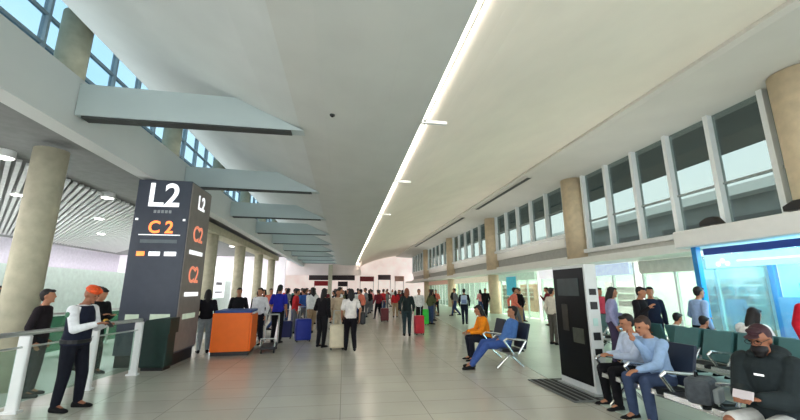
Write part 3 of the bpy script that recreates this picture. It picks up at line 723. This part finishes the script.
def person(label, loc, rz, pose, top, bottom, hair=(24, 20, 20), style='short', fem=False, near=False, sleeve='long', bulk=0.0, hood=False, scale=1.0, shoes=(24, 24, 26), skin=None, short=False, long=0, group=None, vox=None, face=None):
    t = thing('person', label, 'person', loc, rz, group); t.scale = (scale,) * 3
    v = vox or (.007 if near else .014)
    J = joints(pose); sk = skin or SKIN; K = (pose, fem, v)
    part('body', cached(('b',) + K, lambda: build_body(J, v, fem)), sk, t)
    part('shirt' if not hood else 'hoodie', cached(('s', sleeve, bulk, hood, long) + K, lambda: build_shirt(J, max(v, .009), sleeve, fem, bulk, hood, long)), cloth(top), t)
    part('shorts' if short else 'trousers', cached(('t', short) + K, lambda: build_trousers(J, max(v, .010), short)), cloth(bottom), t)
    for k in 'LR': part('shoe', cached(('f', k, pose), lambda: build_shoe(J, k)), cloth(shoes), t)
    part('hair' if style not in ('turban', 'cap') else ('turban' if style == 'turban' else 'cap'), cached(('h', style, pose, v), lambda: build_hair(J, max(v, .008), style)), hairm(hair), t)
    if near or face:
        h, hm = J['head'], J['hm']
        for s in (-1, 1):
            bm = NB(); ell(bm, h + hm @ Vector((s * .030, -.088, .010)), (.013, .007, .007), hm); link('eye', bm, mat('eye_dark', (40, 30, 26), .2), t, smooth=True)
        bm = NB(); ell(bm, h + hm @ Vector((0, -.093, -.056)), (.026, .006, .006), hm); link('mouth', bm, mat('lips', (150, 80, 72), .5), t, smooth=True)
    return t, J


# --- guard
g, J = person('security guard in orange cap, white sleeves and dark vest standing by the left railing', (-3.84, 6.3, 0), R(80), 'read', (232, 234, 236), (22, 24, 34), hair=(226, 84, 30), style='turban', near=True, scale=1.0, sleeve='long', skin=SKIN2)
bm = NB(); X = Vector((1, 0, 0)); up, fr, pel = J['up'], J['fr'], J['pel']
b = .036
ring_loft(bm, [(pel + up * -.05, .165 + b, .12 + b, X, fr), (pel + up * .15, .148 + b, .108 + b, X, fr), (pel + up * .30, .162 + b, .118 + b, X, fr), (pel + up * .42, .128 + b, .100 + b, X, fr), (pel + up * .50, .078 + b, .072 + b, X, fr)])
part('vest', remesh(bm, .01), cloth((30, 34, 50)), g)
bm = NB(); ring_loft(bm, [(pel + up * -.02, .21, .162, X, fr), (pel + up * .03, .208, .16, X, fr)]); link('belt', bm, M['black'], g)
ell_b = NB(); ell(ell_b, J['shR'] + Vector((-.075, 0, -.06)), (.012, .035, .04)); link('arm_badge', ell_b, mat('badge_green', (60, 110, 80), .5), g)
c = (J['wrL'] + J['wrR']) / 2 + Vector((0, -.12, .0))
ph = thing('handheld_radio', 'small yellow topped device held in the hands of the guard', 'radio', (0, 0, 0)); 
Mw = Matrix.Translation((-3.84, 6.3, 0)) @ Matrix.Rotation(R(80), 4, 'Z')
ph.location = Mw @ c; ph.rotation_euler = (R(-50), 0, R(80))
mbox('case', M['black'], ph, -.035, .035, -.012, .012, -.06, .07, bev=.005); mbox('top_cap', mat('radio_yellow', (220, 170, 60), .5), ph, -.03, .03, -.014, .014, .07, .10)

# --- man in blue at the counter etc. (x, y, rz deg)
person('man in royal blue shirt and black trousers standing right of the orange counter', (-2.09, 12.86, 0), R(170), 'stand_b', (40, 46, 160), (22, 22, 28), near=True, sleeve='short', scale=1.06, vox=.009)
person('person in black jacket and pale trousers left of the orange counter', (-3.72, 11.2, 0), R(200), 'stand', (28, 26, 30), (150, 160, 160), fem=True, style='long', scale=.97)
person('staff member in black behind the left half of the orange counter', (-3.15, 12.15, 0), R(10), 'stand', (24, 24, 28), (24, 24, 28), scale=1.0)
person('staff member in white shirt behind the orange counter', (-2.62, 12.6, 0), R(-20), 'stand', (230, 230, 232), (30, 30, 40), scale=1.0, fem=True, style='bun')
person('woman in black top and black trousers standing beside the cream suitcase', (-.62, 11.75, 0), R(150), 'stand_b', (26, 24, 28), (30, 30, 34), fem=True, style='long', near=True, vox=.009, scale=.99)
wj = person('woman in white top and black leggings facing away with black shoulder bag', (.21, 10.75, 0), R(186), 'walk', (228, 222, 216), (22, 20, 26), fem=True, style='long', near=True, vox=.009, sleeve='short', scale=.98)
b_ = thing('shoulder_bag', 'black shoulder bag hanging at the hip of the woman in white', 'bag', (.52, 10.72, .72), R(10))
mbox('pouch', M['black'], b_, -.07, .07, -.17, .17, 0, .34, bev=.04)
bm = NB(); tube(bm, [(0, -.14, .32), (-.09, -.04, .66), (-.09, .04, .66), (0, .14, .32)], .012, 6); link('strap', bm, M['black'], b_)
person('person in beige coat standing behind the cream suitcase', (-.2, 12.6, 0), R(30), 'stand', (196, 176, 150), (200, 186, 164), fem=True, style='long', scale=.98)
person('woman with auburn hair in dark coat walking with the red suitcase', (2.29, 13.77, 0), R(170), 'walk_b', (34, 44, 44), (44, 58, 62), hair=(120, 62, 40), fem=True, style='long', near=True, vox=.009)
person('person in black jacket and jeans walking with a pale backpack', (5.83, 17.96, 0), R(160), 'walk', (28, 30, 36), (30, 36, 56), near=False)
bp = thing('backpack', 'pale blue backpack worn by the walker in black jacket', 'bag', (5.76, 17.70, 1.02), R(160)); 
mbox('pouch', mat('bag_paleblue', (176, 194, 220), .7), bp, -.15, .15, -.16 + .25, .0 + .25, 0, .42, bev=.05)
mbox('pocket', mat('bag_blue', (120, 140, 180), .7), bp, -.11, .11, .25, .29, .05, .22, bev=.015)
bp.location = (5.83, 17.96, .98)
bp.children[0].location = (0, .13, 0) ; bp.children[1].location = (0, .13, 0)

# --- seated on the middle bench
person('man in blue shirt and jeans reclining on the middle bench with legs stretched out', (3.52, 8.1, -.03), FX + R(-6), 'sit_back', (78, 118, 178), (62, 88, 150), near=True, vox=.009, scale=1.04)
person('person in orange jacket sitting on the middle bench behind the man in blue', (3.50, 9.15, -.03), FX, 'sit', (240, 140, 30), (30, 34, 46), near=True, vox=.009, fem=True, style='long', scale=1.0)

# --- near bench
person('man in light blue shirt and jeans leaning forward on the near bench, hand at face', (4.26, 4.76, -.03), FX + R(8), 'sit_hand', (150, 178, 212), (62, 76, 104), hair=(52, 34, 26), near=True, scale=1.02)
person('man in pale white shirt and black trousers, mostly hidden behind the man in light blue', (4.30, 5.28, -.03), FX + R(-4), 'sit_hold', (196, 208, 228), (20, 20, 24), near=True, vox=.009, scale=1.0)
hd, J = person('bearded man in black hooded sweatshirt sitting at the near bench end holding a phone', (3.88, 3.10, -.03), R(-76), 'sit_hold', (40, 48, 50), (214, 214, 208), hair=(58, 30, 38), style='cap', near=True, bulk=.028, hood=True, scale=1.03, short=True, skin=SKIN2)
h, hm = J['head'], J['hm']
bm = NB(); ell(bm, h + hm @ Vector((0, -.045, -.072)), (.062, .062, .055), hm, 3); ell(bm, h + hm @ Vector((0, -.06, -.11)), (.045, .045, .035), hm); part('beard', remesh(bm, .007), hairm((22, 18, 20)), hd)
bm = NB()
for s in (-1, 1):
    pts_ = [h + hm @ Vector((s * .034 + .026 * math.cos(a), -.108, .008 + .019 * math.sin(a))) for a in [i * PI / 6 for i in range(13)]]
    tube(bm, pts_, .0028, 6); tube(bm, [h + hm @ Vector((s * .060, -.106, .012)), h + hm @ Vector((s * .080, .0, .012))], .0025, 6)
link('glasses', bm, M['black'], hd)
bm = NB(); box(bm, -.035, .035, -.002, .002, -.008, .008); lg = link('chest_logo', bm, M['white_sign'], hd); lg.location = J['pel'] + J['up'] * .36 + J['fr'] * .172
Mw = Matrix.Translation((3.88, 3.10, -.03)) @ Matrix.Rotation(R(-76), 4, 'Z') @ Matrix.Scale(1.03, 4)
c = (J['wrL'] + J['wrR']) / 2 + Vector((0, -.10, .03))
ph = thing('smartphone', 'pale smartphone held by the man in the black hooded sweatshirt', 'phone', Mw @ c, R(-76)); ph.rotation_euler = (R(-25), 0, R(-76))
mbox('case', mat('phone_pale', (214, 206, 208), .3), ph, -.075, .075, -.006, .006, -.035, .04, bev=.004); mbox('screen', M['black'], ph, -.07, .07, .006, .008, -.03, .035)
# bags on and under the near bench
t = thing('backpack', 'grey and black backpack on the seat beside the hooded man', 'bag', (3.88, 3.82, .462), R(30))
mbox('pouch', mat('bag_grey', (74, 80, 86), .7, noise=.3, scale=12), t, -.17, .17, -.12, .12, 0, .26, bev=.05)
mbox('front_pocket', mat('bag_lightgrey', (150, 158, 158), .7), t, -.12, .12, -.17, -.12, .03, .17, bev=.015)
bm = NB(); tube(bm, [(-.05, .03, .25), (-.03, .03, .31), (.03, .03, .31), (.05, .03, .25)], .01, 6); link('handle', bm, M['black'], t)
# --- rear seats
person('person with dark hair in white top seated with back turned, behind the teal seats', (6.95, 5.75, -.03), R(90), 'sit', (236, 234, 234), (60, 66, 84), near=True, vox=.009, fem=True, style='long', scale=1.05, bulk=.02)
person('child in red and white top seated behind the left end of the teal seats', (6.9, 6.65, -.03), R(90), 'sit', (214, 84, 96), (200, 200, 206), fem=True, scale=.9)
person('person in white shirt seated at the left end behind the teal seats', (6.9, 7.25, -.03), R(90), 'sit', (232, 232, 228), (60, 60, 60), scale=.92)
person('person in red jacket standing at the right edge beside the blue kiosk', (7.42, 5.05, .006), R(-30), 'stand', (200, 30, 50), (60, 40, 44), near=False, fem=True, style='long')
person('shop visitor in pale blue shirt and black trousers before the kiosk glass', (7.6, 7.25, .006), R(80), 'stand_b', (150, 176, 214), (24, 24, 34), near=True, vox=.01)
# --- standing group beyond near bench
person('person in black jacket and brown trousers standing beyond the near bench', (6.45, 7.55, .006), R(20), 'phone', (24, 22, 26), (150, 96, 70), near=False)
person('person in lilac grey top beside the person in brown trousers', (6.2, 8.15, .006), R(60), 'stand_b', (150, 150, 186), (70, 60, 84), fem=True, style='long')
person('person in dark navy clothes standing right of the brown trousered person', (7.15, 8.0, .006), R(-30), 'stand', (26, 34, 54), (26, 30, 44))
person('person with red scarf top at the shop behind the standing pair', (8.3, 11.4, .006), R(10), 'stand', (190, 60, 80), (50, 50, 60), fem=True, style='long')
person('person in cream jacket near the shop beyond the display', (6.5, 11.2, .006), R(100), 'stand', (214, 206, 190), (90, 86, 80))
# --- left zone visitors behind the railing
left = [(-4.92, 7.15, (38, 32, 36), (40, 44, 50), 'stand', 'person in dark brown jacket, close behind the railing left of the guard'), (-6.6, 8.3, (90, 50, 56), (40, 44, 50), 'stand_b', 'person in maroon top beyond the railing at the left edge'),
        (-8.0, 11.2, (210, 206, 204), (40, 50, 60), 'stand', 'person in white shirt far behind the column, left of the guard'), (-7.2, 9.8, (24, 40, 40), (24, 34, 34), 'phone', 'person in dark green jacket far behind the column left of the guard'),
        (-5.05, 8.75, (24, 26, 28), (28, 32, 34), 'read', 'person in black jacket just right of the guard beyond the railing'), (-5.5, 9.3, (34, 36, 40), (40, 40, 44), 'stand_b', 'person in charcoal jacket left of the totem'),
        (-6.5, 11.2, (44, 34, 30), (30, 30, 34), 'stand', 'person in dark brown coat behind the person in charcoal'), (-8.2, 8.8, (60, 40, 44), (30, 30, 34), 'walk', 'person in plum jacket far beyond the second railing'),
        (-8.35, 10.5, (180, 90, 60), (50, 50, 60), 'stand', 'person in rust orange top far beyond the second railing')]
for x, y, c1, c2, p, l in left: person(l, (x, y, 0), R(random.uniform(60, 200)), p, c1, c2, scale=random.uniform(.96, 1.03))
# --- crowd
crowdspec = []
tops = {'black': (26, 26, 30), 'white': (226, 226, 224), 'red': (190, 44, 50), 'navy': (34, 44, 86), 'grey': (120, 122, 126), 'maroon': (112, 36, 48), 'pink': (226, 150, 150), 'teal': (40, 110, 110), 'beige': (190, 170, 140), 'blue': (60, 96, 170), 'olive': (84, 90, 60), 'brown': (96, 66, 50), 'cream': (222, 212, 190), 'salmon': (220, 120, 100)}
bots = {'black': (24, 24, 28), 'blue jeans': (56, 72, 110), 'grey': (100, 102, 108), 'tan': (160, 136, 108)}
zones = [
 ('left of the hall beyond the blue suitcase', [(-3.1, 14.6), (-2.7, 16.3), (-1.9, 15.6), (-1.2, 15.2), (-.9, 17.6), (-2.3, 18.6), (-3.3, 18.0), (-1.5, 19.6), (-.2, 16.0), (-3.0, 21.0), (-.5, 20.2), (-2.2, 22.6)], ['black', 'pink', 'red', 'white', 'maroon', 'black', 'salmon', 'navy', 'white', 'grey', 'black', 'brown']),
 ('middle of the far crowd', [(.3, 17.8), (.8, 21.5), (1.4, 24.0), (.1, 24.5), (2.0, 22.2), (2.6, 25.5), (1.0, 28.0), (3.2, 23.6), (-.6, 27.5), (3.9, 27.0), (2.2, 30.5), (.4, 32.0), (4.6, 31.5), (3.1, 33.5), (-1.6, 31.0), (5.4, 35.0)], ['black', 'white', 'grey', 'black', 'maroon', 'red', 'navy', 'red', 'beige', 'maroon', 'pink', 'black', 'white', 'brown', 'red', 'black']),
 ('deep in the far crowd', [(-3.6, 24.5), (-2.9, 26.8), (-1.9, 25.2), (-.1, 22.0), (.9, 19.4), (1.8, 27.0), (-2.6, 29.5), (-.4, 34.5), (1.3, 36.0), (2.7, 38.0), (4.2, 36.5), (-3.5, 33.0), (.6, 26.2), (-1.1, 24.0), (3.2, 29.0), (4.9, 38.5), (6.1, 40.0), (-3.9, 19.6), (-1.7, 17.0), (-2.9, 23.6)], ['red', 'black', 'white', 'olive', 'salmon', 'black', 'navy', 'cream', 'teal', 'pink', 'maroon', 'black', 'beige', 'maroon', 'grey', 'white', 'black', 'brown', 'blue', 'teal']),
 ('right of the walker with the red suitcase', [(3.5, 17.6), (4.3, 18.6), (4.9, 20.8), (5.6, 23.5), (6.4, 26.0), (7.2, 24.0), (8.1, 27.5), (6.9, 30.0), (8.8, 22.8), (9.3, 25.0)], ['white', 'olive', 'black', 'brown', 'salmon', 'grey', 'black', 'cream', 'black', 'pink']),
 ('by the right shops', [(7.3, 15.6), (7.9, 16.4), (8.7, 18.0), (9.4, 19.5), (9.6, 14.2), (8.9, 13.0), (9.7, 17.0), (12.3, 10.4), (12.6, 14.0), (12.4, 19.0)], ['salmon', 'black', 'teal', 'white', 'navy', 'black', 'maroon', 'blue', 'grey', 'olive']),
]
poses = ['stand', 'walk', 'stand_b', 'walk_b', 'phone']
used = set()
i = 0
for zn, ps, tp in zones:
    for (x, y), tcol in zip(ps, tp):
        for bn in (list(bots)[i % 4:] + list(bots)[:i % 4]):
            if (zn, tcol, bn) not in used: break
        used.add((zn, tcol, bn)); po = poses[i % 5]; i += 1
        fem = i % 2 == 0
        zz = .006 if x > 7.4 else (.006 if x > 3.75 + max(0, (y - 6)) * .112 else 0)
        person('person in %s top and %s %s %s' % (tcol, bn, '' if bn == 'blue jeans' else 'trousers', zn), (x, y, zz), R(random.uniform(0, 360)), po, tops[tcol], bots[bn], fem=fem, style='long' if fem and i % 3 else 'short', hair=random.choice([(24, 20, 20), (50, 34, 26), (30, 24, 22)]), scale=random.uniform(.94, 1.04))
for o in bpy.data.objects:
    if 'label' in o.keys(): o['label'] = ' '.join(o['label'].split())
